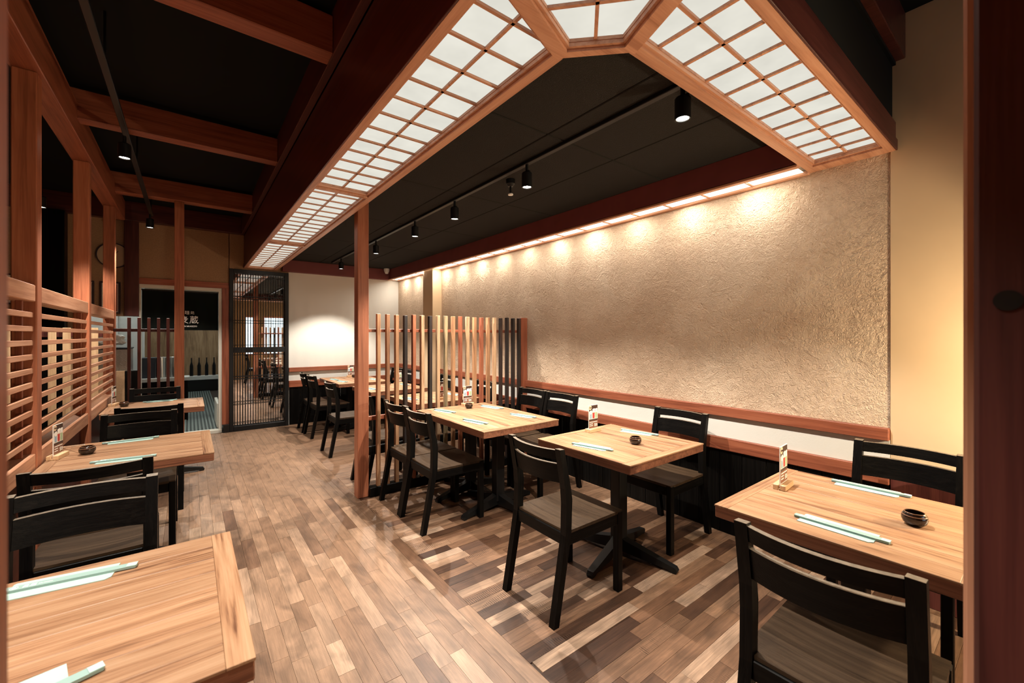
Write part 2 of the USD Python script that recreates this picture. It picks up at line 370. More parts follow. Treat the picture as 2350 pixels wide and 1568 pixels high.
# amber panel at the near end of the long wall, pilaster at its far end
p = struct('trim_3', 'plain amber panel at the near end of the long wall')
obj('panel', box(XW - 0.005, XW, -0.9, 0.568, 0.69, ZO, 0.002), 'amber_panel', p)
obj('skirting_panel', box(XW - 0.014, XW, -0.9, 0.568, 0.0, 0.69, 0.003), 'darkred_z', p)
p = struct('trim_4', 'tan pilaster standing out from the far end of the long wall')
obj('shaft', box(2.99, XW, 5.90, 6.235, 0.0, ZO, 0.004), 'amber_panel', p)
# back wall
wb = struct('wall_back', 'back wall, white beyond the tables and tan above the kitchen doorway')
obj('white_field', box(1.28, XW + .12, YB, YB + 0.12, 0.0, ZO, 0.001), 'white_wall', wb)
boards(wb, 'x', 1.29, XW, YB, 0.0, 0.615, 0.16, 'ebony_z')
obj('tan_field', [box(XL, 0.48, YB, YB + 0.12, 2.25, ZO, 0.001), box(0.47, 1.28, YB, YB + .12, 2.46, ZO, .001), box(XL, -1.15, YB, YB + .12, 0, 2.25, .001),
                  box(-1.15, -0.69, YB, YB + .12, 1.72, 2.25, .001), box(-1.15, -0.69, YB, YB + .12, 0, 0.98, .001), box(0.47, 1.28, YB + .06, YB + .12, 0, 2.46, .001)], 'tan_wall', wb)
part_struct('trim_5', [box(1.28, XW, YB - 0.03, YB, 0.862, 0.934, 0.004)], 'redwood_x', 'chair rail across the white back wall')
part_struct('trim_6', [box(1.28, XW, YB - 0.026, YB, 0.612, 0.72, 0.004)], 'redwood_x', 'lower rail across the back wall above the dark boards')
part_struct('trim_7', [box(1.18, 2.93, YB - 0.10, YB, ZB - 0.01, ZI, 0.004)], 'fascia_red', 'dark red header across the top of the white back wall')
part_struct('wall_left', box(XL - .12, XL, YF, YB, 0, ZO, .001), 'tan_wall', 'far left wall beyond the slatted partition')
wf = struct('wall_front', 'street wall behind the viewpoint, seen in the mirror')
for (x0, x1, z0, z1) in ((XL, 1.55, 0, ZO), (3.02, XW + .12, 0, ZO), (1.55, 3.02, 0, 0.75), (1.55, 3.02, 2.15, ZO), (1.98, 2.12, .75, 2.15)):
    obj('field', box(x0, x1, YF - .12, YF, z0, z1, .001), 'brown_wall', wf)
for n, (x0, x1) in enumerate(((1.55, 1.98), (2.12, 3.02)), 1):
    w = struct(f'window_{n}', 'bright street window, seen only in the mirror')
    obj('pane', box(x0, x1, YF - .08, YF - .07, .75, 2.15, .001), 'daylight', w)
    obj('sash', [box(x0, x1, YF - .06, YF - .01, .75, .80, .003), box(x0, x1, YF - .06, YF - .01, 2.10, 2.15, .003), box(x0, x0 + .04, YF - .06, YF - .01, .80, 2.10, .003), box(x1 - .04, x1, YF - .06, YF - .01, .80, 2.10, .003)], 'redwood_z', w)
# ceilings
ce = struct('ceiling', 'black ceiling, with rough acoustic tiles inside the light box')
obj('upper_ceiling', box(XL - .12, XW + .12, YF - .12, YB + .12, ZO, ZO + .1, .001), 'black_ceiling', ce)
for i in range(3):
    x0 = 1.11 + i * 0.613
    for y0, y1 in [(0.95, 1.88)] + [(1.88 + 1.24 * k, min(1.88 + 1.24 * (k + 1), YB - .02)) for k in range(5)]:
        obj('acoustic_tile', box(x0 + .003, x0 + .610, y0 + .003, y1 - .003, ZI, ZI + .02, .006), 'tile_black', ce)
obj('tile_grid', box(1.11, 2.95, .95, YB, ZI + .012, ZI + .04, .001), 'black_ceiling', ce)

# ------------------------------------------------------------------ light box round the ceiling of the wall tables
hL, hR = np.array([1.106, 1.130]), np.array([1.282, 0.955])
X0, X1, Y0, Y1 = 0.663, 1.112, 0.545, 0.957      # outer/inner edge of the long arm, outer/inner edge of the cross arm
def ray_to(p, d, x=None, y=None):
    t = (x - p[0]) / d[0] if x is not None else (y - p[1]) / d[1]
    return p + t * d
dL, dR = np.array([-0.93, -0.36]), np.array([-0.36, -0.93])
eL, eR = ray_to(hL, dL, x=X0), ray_to(hR, dR, y=Y0)
corner = Polygon([hL, hR, eR, (X0, Y0), eL])
long_arm = Polygon([hL, eL, (X0, YB), (X1, YB), (X1, 1.13)])
cross_arm = Polygon([hR, eR, (XW, Y0), (XW, Y1), (1.282, Y1)])
def band(name, shape, z0, z1, m, label):
    return part_struct(name, extrude(shape, z0, z1), m, label)
inner_long, inner_cross, inner_corner = (sbox(X0 + .038, 0.98, X1 - .044, YB - .06), sbox(1.0, Y0 + .038, XW - .10, Y1 - .044), corner.buffer(-0.031, join_style=2))
edge_lines = [LineString([hL, eL]), LineString([hR, eR])]
div = unary_union([l.buffer(0.023, cap_style=2) for l in edge_lines])
openL = inner_long.intersection(long_arm).difference(div)
openR = inner_cross.intersection(cross_arm).difference(div)
SPLIT = [3.185, 5.39]
openL_parts = polys(openL.difference(unary_union([sbox(X0, s - .02, X1, s + .02) for s in SPLIT])))
openL_parts.sort(key=lambda p: p.centroid.y)
ring = unary_union([long_arm, cross_arm, corner]).difference(unary_union(openL_parts + [openR, inner_corner]))
band('trim_8', ring.intersection(long_arm.difference(div)), ZB, ZB + .035, 'cedar_y', 'pale brown frame round the underside of the long arm of the light box')
band('trim_18', ring.intersection(cross_arm.difference(div)), ZB, ZB + .035, 'cedar_x', 'pale brown frame round the underside of the cross arm of the light box')
band('trim_19', ring.intersection(corner.union(div)), ZB, ZB + .035, 'cedar_x', 'pale brown frame round the corner piece of the light box')
lips = unary_union([s.buffer(0.0).difference(s.buffer(-0.012, join_style=2)) for s in openL_parts + [openR, inner_corner]])
band('trim_9', lips, ZB + .012, ZB + .045, 'cedar_x', 'narrow inner lip of the ceiling light box frame')
part_struct('trim_10', [box(X0, X0 + .02, Y0, YB, ZB + .035, 3.0, .002), box(X0 - .008, X0, Y0 - .008, YB, ZB + .0, ZB + .06, .003)], 'darkred_y', 'tall dark red side board of the light box towards the aisle')
part_struct('trim_11', [box(X1 - .02, X1, 1.13, YB, ZB + .035, ZI, .002)], 'darkred_y', 'inner side board of the long arm of the light box')
part_struct('trim_12', [box(X0, XW, Y0, Y0 + .02, ZB + .035, 2.66, .002), box(X0 - .008, XW, Y0 - .008, Y0, ZB, ZB + .06, .003)], 'darkred_x', 'tall dark side board of the light box towards the entrance')
part_struct('trim_13', [box(1.282, XW, Y1 - .02, Y1, ZB + .035, ZI, .002), extrude(LineString([hL, hR]).buffer(.01, cap_style=2), ZB + .035, ZI)], 'darkred_x', 'inner side board of the cross arm of the light box')
part_struct('trim_14', [box(X0 - .04, X0 + .02, Y0 - .04, YB, 3.0, ZO, .004), box(X0 - .04, XW, Y0 - .04, Y0 + .02, 3.0, ZO, .004)], 'darkred_y', 'header beam above the outer edge of the light box')
obj_cap = part_struct('trim_15', [box(X0 + .02, XW, Y0 + .015, Y0 + .035, 2.66, 3.0, .001), box(X0, X1, Y0, YB, 2.98, 3.0, .001), box(X1, XW, Y0, Y1, 2.98, 3.0, .001)], 'black_ceiling', 'dark lid of the light box, upper side board blackened as painted shade')  # upper strip of the entrance side board is black to paint its shade
def grille(name, region, lines, label, width=0.0125, group=None):
    t = thing(name, label, 'ceiling light', (0, 0, 0), group='sections of the glowing light box')
    cut = unary_union([LineString(l).buffer(width / 2, cap_style=2) for l in lines])
    panes = polys(region.difference(cut))
    for q in panes:
        obj('paper_pane', extrude(q, ZB + .040, ZB + .044), 'paper_glow', t)
    for l in lines:
        for q in polys(LineString(l).buffer(width / 2, cap_style=2).intersection(region)):
            obj('bar', extrude(q, ZB + .030, ZB + .0395), 'cedar_x', t)
    for q in polys(region.difference(region.buffer(-0.014, join_style=2))):
        obj('rim', extrude(q, ZB + .027, ZB + .0395), 'cedar_y', t)
    return t
cx = (X0 + .042 + X1 - .055) / 2
names = ['nearest', 'middle', 'farthest']
for k, q in enumerate(openL_parts):
    y0, y1 = (1.137, SPLIT[0] - .02) if k == 0 else (q.bounds[1], q.bounds[3])
    n = max(1, round((y1 - y0) / 0.1715)); st = (y1 - y0) / n
    rows = [y0 + st * i for i in range(0 if k == 0 else 1, n)]
    grille('light_grille', q, [[(cx, 0), (cx, 9)]] + [[(X0, y), (X1, y)] for y in rows],
           f'{names[k]} section of glowing paper panes along the aisle ceiling', group=None)
cyy = (Y0 + .042 + Y1 - .055) / 2
xs = [1.385 + .1715 * i for i in range(11)]
grille('light_grille', openR, [[(1.0, cyy), (3.3, cyy)]] + [[(x, 0.4), (x, 1.2)] for x in xs if x < XW - .14], 'glowing paper panes of the arm running to the long plaster wall')
mid = (hL + hR) / 2; outc = np.array([X0, Y0]); dd = (outc - mid) / np.linalg.norm(outc - mid); nn = np.array([-dd[1], dd[0]])
cl = [[tuple(mid - dd * .1), tuple(mid + dd * .8)]] + [[tuple(mid + dd * s - nn * .6), tuple(mid + dd * s + nn * .6)] for s in (0.21, 0.37)]
grille('light_grille', inner_corner, cl, 'many-sided corner piece of glowing paper where the two light arms meet')
# narrow light trough along the long wall
part_struct('trim_16', [box(2.93, 2.95, Y1, YB, ZB, ZI, .003)], 'fascia_red', 'dark red fascia in front of the light trough over the long wall')
part_struct('trim_17', [box(2.93, 2.972, Y1, YB, ZB - .012, ZB + .01, .003), box(XW - .035, XW, Y1, YB, ZB - .012, ZB + .012, .003)], 'cedar_y', 'thin wooden lips of the light trough over the long wall')
tr = thing('light_trough', 'narrow strip of glowing panes tucked against the top of the long wall', 'ceiling light')
y = Y1 + .02; k = 0
while y < YB - .1:
    e = min(y + 0.31, YB - .03)
    obj('paper_pane', box(2.972, XW - .035, y + .006, e - .006, ZB + .004, ZB + .009, .001), 'trough_glow', tr)
    obj('divider', box(2.972, XW - .035, e - .006, e + .006, ZB - .004, ZB + .014, .002), 'cedar_x', tr)
    y = e
for i in range(13):
    disk(3.0, 1.25 + .5 * i, ZB - .002, 0.03, 2.9, (1.0, 0.93, 0.82))

# ------------------------------------------------------------------ beams over the aisle
def ceiling_beam(name, m, mtl, label):
    return tag(obj(name, m, mtl), label, 'beam', 'ceiling beams over the aisle')
for (y0, y1), lab in (((2.41, 2.53), 'nearest red-brown cross beam under the black ceiling'), ((4.22, 4.33), 'middle red-brown cross beam under the black ceiling'), ((6.11, 6.24), 'farthest cross beam, held by the post in the slatted screen by the kitchen door')):
    ceiling_beam('ceiling_beam', box(-0.74, X0 - .04, y0, y1, 3.0, 3.21, .004), 'redwood_x', lab)
ceiling_beam('ceiling_beam', box(-0.755, -0.63, -1.5, 7.0, 2.88, 3.12, .004), 'redwood_y', 'long red-brown beam above the posts of the slatted partition')
ceiling_beam('ceiling_beam', box(XL, X0 - .04, YB - .10, YB, 3.0, ZO, .004), 'darkred_x', 'dark beam along the top of the back wall above the kitchen door')
# posts
def post(x0, x1, y0, y1, z1, m, label, b=.005):
    return tag(obj('wooden_post', box(x0, x1, y0, y1, 0.0, z1, b), m), label, 'post', 'wooden posts of the dining room')
post(1.186, 1.286, 3.79, 3.89, ZI, 'postwood_z', 'tall red-brown square post at the aisle end of the slatted screen')
post(3.05, 3.148, 3.785, 3.855, 1.665, 'redwood_z', 'short red-brown post against the long wall at the end of the slatted screen')
for k, (ya, lab) in enumerate(((0.35, None), (1.86, None), (3.345, 'nearest visible red-brown post of the slatted partition on the left'), (4.825, 'second red-brown post of the slatted partition'), (6.31, 'last red-brown post of the slatted partition by the kitchen screen'))):
    post(-.745, -.65, ya, ya + .095, 2.88, 'postwood_z', lab or ('post of the slatted partition beside the nearest left table' if k else 'post of the slatted partition left of the viewpoint'))
post(-.137, -.048, 6.13, 6.22, 3.0, 'postwood_z', 'slim red-brown post in front of the kitchen doorway')
post(-.34, -.107, .40, .48, ZO, 'redwood_z', 'out-of-focus wooden post at the left edge of the view')
bp = thing('wooden_post', 'big dark brown post filling the right edge of the view', 'post', group='wooden posts of the dining room')
obj('shaft', box(.80, .95, -.03, .064, 0, ZO, .005), 'darkred_z', bp)
pl = lathe([(0, 0), (.0125, 0), (.0125, .003), (0, .003)], 24); pv = pl.vertices.copy(); pl.vertices = np.stack([.80 - pv[:, 2], pv[:, 0] + .035, pv[:, 1] + 1.503], 1); pl.fix_normals()
obj('plug', pl, 'black_lacquer', bp)
post(1.0, 1.06, .03, .0915, 2.9, 'cedar_z', 'thin reddish jamb just beyond the big dark post')

# ------------------------------------------------------------------ slatted partition on the left
lat_y = [0.445, 1.86, 1.955, 3.345, 3.44, 4.825, 4.92, 6.31]
for k in range(4):
    y0, y1 = lat_y[2 * k], lat_y[2 * k + 1]
    lab = ['bay of the slatted partition left of the viewpoint', 'slatted partition bay beside the two near left tables', 'slatted partition bay behind the left table with the round bowl', 'farthest slatted partition bay beside the last left table'][k]
    t = thing('slatted_partition', lab, 'partition', group='bays of the slatted partition')
    obj('top_rail', box(-.735, -.655, y0, y1, 1.64, 1.73, .004), 'cedar_y', t)
    obj('sill', box(-.735, -.655, y0, y1, .735, .825, .004), 'cedar_y', t)
    for i in range(10):
        z = 1.569 - .0746 * i
        obj('slat', box(-.682, -.662, y0 + .008, y1 - .008, z - .014, z + .014, .002), 'cedar_y', t)
    for yy in (y0 + .06, y1 - .10):
        obj('upright', box(-.708, -.683, yy, yy + .022, .825, 1.64, .002), 'redwood_z', t)
    obj('base_panel', box(-.72, -.70, y0, y1, 0, .735, .003), 'darkred_y', t)

# ------------------------------------------------------------------ slatted screen between the wall tables
sc = thing('slatted_screen', 'waist-to-head screen of upright slats in mixed old wood tones', 'screen')
YS = 3.80
tones = {'honey': [(0.22, 0.10, 0.048), (0.36, 0.185, 0.09), (0.45, 0.25, 0.13)], 'brown': [(0.12, 0.05, 0.025), (0.25, 0.115, 0.055), (0.36, 0.18, 0.09)],
         'char': [(0.008, 0.006, 0.005), (0.018, 0.011, 0.009), (0.05, 0.02, 0.012)], 'redd': [(0.14, 0.03, 0.015), (0.28, 0.085, 0.04), (0.36, 0.13, 0.06)],
         'palew': [(0.30, 0.16, 0.085), (0.46, 0.29, 0.165), (0.56, 0.38, 0.23)], 'patch': [(0.05, 0.025, 0.012), (0.45, 0.28, 0.15), (0.60, 0.42, 0.26)], 'moss': [(0.07, 0.06, 0.035), (0.22, 0.16, 0.085), (0.50, 0.34, 0.19)]}
for k, c in tones.items():
    wood('slat_' + k, c, 'z', along=2.2, across=30, vary=0.06, rough=0.6)
seq = ['honey', 'brown', 'honey', 'char', 'redd', 'palew', 'char', 'palew', 'moss', 'honey', 'redd', 'patch', 'honey', 'redd', 'honey', 'palew', 'char', 'char', 'char', 'char']
for i, k in enumerate(seq):
    x = 1.352 + .0866 * i
    h = 1.655 + rnd.uniform(-.006, .006)
    d = rnd.uniform(.034, .044)
    obj('slat', box(x, x + .033, YS - d, YS, .085, h, .0025), 'slat_' + k, sc)
obj('rail', box(1.286, 3.05, YS, YS + .025, 1.49, 1.52, .003), 'redwood_x', sc)
obj('rail', box(1.286, 3.05, YS, YS + .025, .685, .725, .003), 'redwood_x', sc)
obj('rail', box(1.286, 3.05, YS, YS + .03, .37, .45, .003), 'ebony_x', sc)
obj('foot_rail', box(1.286, 3.05, YS - .045, YS + .035, .0, .085, .004), 'ebony_x', sc)
# small screen by the kitchen door
s2 = thing('slatted_screen', 'short dark slatted screen between the partition and the slim post', 'screen')
obj('rail', box(-.65, -.137, 6.175, 6.2, 1.50, 1.535, .003), 'darkred_x', s2)
obj('rail', box(-.65, -.137, 6.175, 6.2, .37, .45, .003), 'ebony_x', s2)
for i in range(5):
    x = -.535 + .082 * i
    obj('slat', box(x, x + .028, 6.142, 6.175, .0, 1.655, .0025), 'darkred_z', s2)

# ------------------------------------------------------------------ mirror with its black lattice, kitchen doorway
t = thing('wall_mirror', 'tall mirror behind the black lattice at the end of the aisle', 'mirror')
obj('mirror_glass', box(.50, 1.265, YB + .03, YB + .06, .03, 2.45, .001), 'mirror', t)
t = thing('lattice_screen', 'black lattice panel of thin bars in front of the mirror', 'lattice panel')
xa, xb = .475, 1.275; ya, yb = YB - .035, YB + .005
obj('frame', [box(xa, xa + .055, ya - .01, yb, 0, 2.47, .003), box(xb - .055, xb, ya - .01, yb, 0, 2.47, .003), box(xa + .055, xb - .055, ya - .01, yb, 2.41, 2.47, .003), box(xa + .055, xb - .055, ya - .01, yb, 0, .075, .003)], 'screen_black', t)
obj('middle_rail', box(xa + .055, xb - .055, ya - .006, yb, 1.195, 1.275, .003), 'screen_black', t)
for i in range(20):
    x = xa + .055 + (xb - xa - .11) * (i + .5) / 20
    obj('upright_bar', box(x - .0032, x + .0032, ya + .020, yb - .012, .075, 2.41, .001), 'screen_black', t)
for z in (2.36, 2.06, 2.02, 1.69, 1.65, 1.31, 1.16, .83, .79, .44, .40, .12):
    obj('cross_bar', box(xa + .055, xb - .055, ya + .012, ya + .020, z - .0035, z + .0035, .001), 'screen_black', t)
part_struct('baseboard_back', box(.40, .475, YB - .05, YB, 0, .12, .003), 'black_lacquer')
d1 = struct('door_1', 'kitchen doorway with a white inner frame and an orange wooden surround')
obj('white_frame', [box(-.545, .385, YB - .005, YB + .12, 2.115, 2.165, .003), box(.345, .385, YB - .005, YB + .12, 0, 2.115, .003), box(-.545, -.525, YB - .005, YB + .12, 0, 2.115, .003)], 'door_white', d1)
obj('surround', [box(-.69, .475, YB - .02, YB + .02, 2.165, 2.25, .003)], 'redwood_x', d1)
obj('jamb', box(.385, .475, YB - .02, YB + .06, .12, 2.165, .003), 'redwood_z', d1)
obj('dark_jamb', box(-.69, -.545, YB - .05, YB + .12, 1.72, ZO - .25, .003), 'darkred_z', d1)
obj('sill', box(-.545, .385, YB - .01, YB + .12, 0, .05, .003), 'door_white', d1)
obj('side_pier', box(-.69, -.545, YB, YB + .12, 0, .98, .003), 'ebony_z', d1)
# hanging shop curtain
no = thing('shop_curtain', 'split black shop curtain with white brush lettering in the kitchen doorway', 'curtain')
def cloth(x0, x1, z0, z1, y, seed):
    nx, nz = 26, 16
    X, Z = np.meshgrid(np.linspace(x0, x1, nx), np.linspace(z0, z1, nz), indexing='ij')
    Y = y + .010 * np.sin((X - x0) * 38 + seed) * (z1 - Z) / (z1 - z0)
    v = np.stack([X, Y, Z], -1).reshape(-1, 3); vb = v + [0, .003, 0]
    f = []
    for i in range(nx - 1):
        for j in range(nz - 1):
            a, b, c, d = i * nz + j, (i + 1) * nz + j, (i + 1) * nz + j + 1, i * nz + j + 1
            f += [(a, b, c), (a, c, d)]
    f = np.array(f); n = len(v)
    return trimesh.Trimesh(np.vstack([v, vb]), np.vstack([f, f[:, ::-1] + n]), process=False)
YN = YB + .05
obj('curtain_panel', cloth(-.52, -.098, 1.535, 2.085, YN, 0), 'noren_cloth', no, smooth=True)
obj('curtain_panel', cloth(-.094, .342, 1.535, 2.085, YN, 2), 'noren_cloth', no, smooth=True)
obj('curtain_rod', box(-.525, .345, YN - .006, YN + .008, 2.085, 2.105, .003), 'black_metal', no)
G_MUGI = [[(2, 9), (8, 9)], [(2.5, 7.7), (7.5, 7.7)], [(1, 6.4), (9, 6.4)], [(5, 10), (5, 6.4)], [(4, 6), (1.2, 3.5)], [(3.5, 5), (7.5, 5), (5.5, 2.5), (1.5, .3)], [(3.8, 3.8), (6, 2), (9.3, .4)]]
G_KURA = [[(1, 9), (9, 9)], [(3.3, 10), (3.3, 8.1)], [(6.6, 10), (6.6, 8.1)], [(1.6, 7.4), (9, 7.4)], [(2, 7.4), (1.8, 4), (.7, .5)], [(3, 6.2), (3, 1.2)], [(3, 6.2), (5.6, 6.2)], [(3, 1.2), (5.8, 1.2)], [(3, 4.8), (5.3, 4.8), (5.3, 2.8), (3, 2.8)], [(4.2, 6.2), (4.2, 4.8)], [(4.2, 2.8), (4.2, 1.2)], [(6.2, 8), (6.8, 4), (8.6, .7), (9.6, 1.8)], [(8.7, 5.4), (6.0, .9)], [(7.6, 8.5), (8.5, 7.7)]]
G_MEN = [[(.5, 9), (4.5, 9)], [(2.5, 10), (2.5, 6.4)], [(.8, 7.7), (4.2, 7.7)], [(.3, 6.3), (4.7, 6.3)], [(2.2, 6), (.4, 3)], [(1.5, 4.6), (4, 4.6), (1, 1.5)], [(1.6, 3.4), (4, 1), (9.6, .6)], [(5.4, 9.3), (9.6, 9.3)], [(7.4, 9.3), (6.9, 7.8)], [(5.7, 7.6), (9.3, 7.6), (9.3, 2.2), (5.7, 2.2), (5.7, 7.6)], [(7, 7.6), (7, 2.2)], [(8.1, 7.6), (8.1, 2.2)]]
G_DOKO = [[(2.6, 9.6), (.8, 6)], [(2, 8), (4.6, 8), (3.4, 4.4), (.6, 1)], [(1.4, 5.6), (4.4, 2), (9.4, .6)], [(5.8, 8.6), (5.8, 5), (5, 3.2)], [(5.8, 8.6), (8.2, 8.6), (8.2, 3.6), (9.4, 3.6)]]
def glyph(g, size, x, y, w=.95):
    s = size / 10.0
    return unary_union([affinity.translate(affinity.scale(stroke(l, w), s, s, origin=(0, 0)), x, y) for l in g])
lett = unary_union([glyph(G_MUGI, .105, -.112, 1.632, .82), glyph(G_KURA, .115, -.005, 1.628, .72), glyph(G_MEN, .054, -.055, 1.762, .6), glyph(G_DOKO, .048, .010, 1.765, .75)])
obj('lettering', to_wall_y(extrude(lett, 0, .002), 0, YN - .0115, 0), 'print_ivory', no)
tm = meshkit.text_mesh('UDON MUGIZO', .021, .002, bold=True); tm.apply_translation([-.128, 1.582, 0])
obj('lettering', to_wall_y(tm, 0, YN - .0115, 0), 'print_ivory', no)

# ------------------------------------------------------------------ kitchen seen through the doorway
kt = struct('wall_kitchen', 'kitchen passage beyond the doorway')
obj('end_panel', box(-1.6, 1.2, 14.5, 14.6, 0, 3.0, .002), 'grain_panel', kt)
kt = struct('wall_kitchen_right', 'pale right wall of the kitchen passage')
obj('side_wall', box(.80, .9, YB + .12, 14.5, 0, 3.0, .002), 'kitchen_white', kt)
kt = struct('wall_kitchen_left', 'pale left and counter walls of the kitchen')
obj('far_side_wall', box(-2.7, -2.6, YB + .12, 14.5, 0, 3.0, .002), 'kitchen_white', kt)
kt = struct('wall_kitchen_back', 'pale wall behind the kitchen counter')
obj('tiled_wall', box(-2.6, -.62, 9.6, 9.7, 0, 3.0, .002), 'kitchen_white', kt)
kt = struct('ceiling_kitchen', 'pale kitchen ceiling')
obj('kitchen_ceiling', box(-2.7, .9, YB + .12, 14.6, 3.0, 3.05, .002), 'kitchen_white', kt)
cl_ = thing('kitchen_light', 'flat ceiling lamp over the kitchen passage', 'ceiling light', group='flat kitchen ceiling lamps')
obj('diffuser', box(-.3, .5, 9.2, 10.4, 2.94, 2.96, .002), 'kitchen_glow', cl_)
obj('housing', box(-.33, .53, 9.17, 10.43, 2.96, 2.999, .003), 'white_plastic', cl_)
cl2 = dup(cl_, 'flat ceiling lamp over the kitchen counter', (-1.35, -.9, 0))
cl3 = dup(cl_, 'added flat ceiling lamp brightening the far end of the kitchen passage', (-.1, 3.2, 0))  # unseen lamp added to brighten the end panel and mat
mt = thing('floor_mat', 'black ribbed rubber mat on the kitchen passage floor', 'mat')
obj('mat_base', box(-.5, .42, 7.85, 13.6, -.004, .010, .003), 'mat_rubber', mt)
ribs = [box(-.48 + .046 * i, -.455 + .046 * i, 7.9, 13.5, .010, .020, .003) for i in range(20)]
tag(obj('rib', ribs, 'rib_rubber', mt), kind='stuff')
ct = thing('serving_counter', 'black counter under the opening left of the kitchen doorway', 'counter')
obj('body', box(-1.6, -.6, 7.8, 8.5, 0, .90, .004), 'ebony_x', ct)
obj('counter_top', box(-1.62, -.58, 7.78, 8.52, .90, .94, .004), 'steel', ct)
dp = thing('steel_cabinet', 'diamond-plate steel box on the kitchen counter', 'box')
obj('body', box(-1.10, -.66, 7.86, 8.3, .94, 1.27, .004), 'steel', dp)
stud = []
for i in range(9):
    for j in range(7):
        a = 45 if (i + j) % 2 else -45
        s = box(-.018, .018, -.003, .003, -.005, .005, .002)
        s.apply_transform(trimesh.transformations.rotation_matrix(math.radians(a), [0, 1, 0])); s.apply_translation([-1.07 + .046 * i, 7.858, .97 + .045 * j])
        stud.append(s)
tag(obj('stud', stud, 'steel', dp), kind='stuff')
obj('lid', box(-1.11, -.65, 7.85, 8.31, 1.27, 1.29, .004), 'black_metal', dp)
cw = thing('wrapping_foil', 'crumpled pale wrapping lying on the diamond-plate box', 'wrapping')
sp = trimesh.creation.icosphere(2, .13); pv = sp.vertices; sp.vertices = pv * (0.6 + .8 * meshkit.noise(pv * 22, 3)[:, None]) * [1.2, .8, .9]; sp.apply_translation([-.90, 8.02, 1.40])
sp.vertices[:, 2] = np.maximum(sp.vertices[:, 2], 1.2905)
obj('foil', sp, 'foil', cw)
for i, x in enumerate((-.30, -.16)):
    sg = thing('steel_canister', ['left steel canister standing in the kitchen passage', 'right steel canister standing in the kitchen passage'][i], 'canister', (x * 1.25, 9.2, 0), group='steel canisters in the kitchen')
    obj('body', lathe([(0, .75), (.068, .75), (.07, .755), (.07, 1.09), (.066, 1.095), (0, 1.095)]), 'steel', sg, smooth=30)
bx = tag(obj('dark_tub', box(-.63, -.45, 9.15, 9.35, .75, 1.09, .006), 'navy_box'), 'dark blue tub beside the steel canisters', 'tub')
sh = thing('kitchen_shelf', 'low pale shelf carrying the canisters beyond the doorway', 'shelf')
obj('shelf_board', box(-.70, .0, 9.05, 9.42, .69, .75, .004), 'foil', sh)
obj('shelf_body', box(-.68, -.02, 9.08, 9.42, 0, .69, .004), 'ebony_x', sh)
ry = thing('bottle_tray', 'pale tray of dark bottles against the wood-grain panel', 'tray')
obj('tray', box(-.05, .62, 13.6, 13.9, .30, .40, .004), 'foil', ry)
obj('tray_leg', box(-.05, .62, 13.62, 13.88, .0, .30, .004), 'black_lacquer', ry)
for i in range(4):
    b = thing('sauce_bottle', f'{["first","second","third","fourth"][i]} dark bottle from the left on the kitchen tray', 'bottle', (.04 + .16 * i, 13.75, .40), group='dark bottles on the kitchen tray')
    obj('glass', lathe([(0, 0), (.035, 0), (.037, .01), (.037, .26), (.013, .36), (.013, .45), (0, .45)], 16), 'black_metal', b, smooth=30)
    obj('cap', cyl(.015, .45, .475, n=14), 'card_dark', b)
tg = tag(obj('low_board', box(.33, .37, 7.80, 8.6, .05, .42, .004), 'door_white'), 'low white board just inside the doorway on the right', 'board')

# ------------------------------------------------------------------ beyond the partition, back wall fittings
post(-1.47, -1.22, 7.45, 7.625, ZO - .25, 'ebony_z', 'broad black post against the back wall seen over the partition')
def frame(name, x0, x1, z0, z1, face, label, cat, mat_w=.03):
    t = thing(name, label, cat, group='framed pictures on the back wall')
    obj('frame', [box(x0, x1, YB - .025, YB, z1 - .02, z1, .003), box(x0, x1, YB - .025, YB, z0, z0 + .02, .003), box(x0, x0 + .02, YB - .025, YB, z0 + .02, z1 - .02, .003), box(x1 - .02, x1, YB - .025, YB, z0 + .02, z1 - .02, .003)], 'frame_dark', t)
    obj('mount', box(x0 + .02, x1 - .02, YB - .012, YB, z0 + .02, z1 - .02, .001), 'card_white', t)
    obj('picture', box(x0 + .02 + mat_w, x1 - .02 - mat_w, YB - .014, YB - .012, z0 + .02 + mat_w, z1 - .02 - mat_w, .0005), face, t)
frame('picture_frame', -1.78, -1.48, 1.83, 2.20, 'card_dark', 'framed dark picture with a white mount on the back wall', 'picture')
frame('picture_frame', -1.13, -.98, 1.75, 2.17, 'card_dark', 'narrow dark framed picture beside the red poster', 'picture', .02)
frame('red_poster', -.93, -.73, 1.75, 2.17, 'poster_red', 'red framed poster beside the dark door jamb', 'poster', .012)
ck = thing('wall_clock', 'round tan wall clock with a thin dark rim above the posters', 'clock', (-.80, YB, 2.52))
f = lathe([(0, 0), (.155, 0), (.155, .02), (0, .02)], 40); fv = f.vertices.copy(); f.vertices = np.stack([fv[:, 0], -fv[:, 2], fv[:, 1]], 1); f.invert() if f.volume < 0 else None
obj('face', f, 'clock_face', ck, smooth=30)
f = lathe([(.155, 0), (.168, 0), (.168, .03), (.155, .03), (.155, 0)], 40); fv = f.vertices.copy(); f.vertices = np.stack([fv[:, 0], -fv[:, 2], fv[:, 1]], 1); f.invert() if f.volume < 0 else None
obj('rim', f, 'frame_dark', ck, smooth=30)
obj('hand', [beam((0, -.023, 0), (.05, -.023, .06), .006, .003), beam((0, -.023, 0), (-.03, -.023, .11), .005, .003)], 'frame_dark', ck)
nb = thing('notice_board', 'white notice board with a black strip seen over the counter', 'board')
obj('board', box(-1.5, -.95, 9.55, 9.59, 1.45, 1.95, .003), 'white_plastic', nb)
obj('strip', box(-1.42, -1.36, 9.54, 9.55, 1.5, 1.9, .002), 'black_metal', nb)
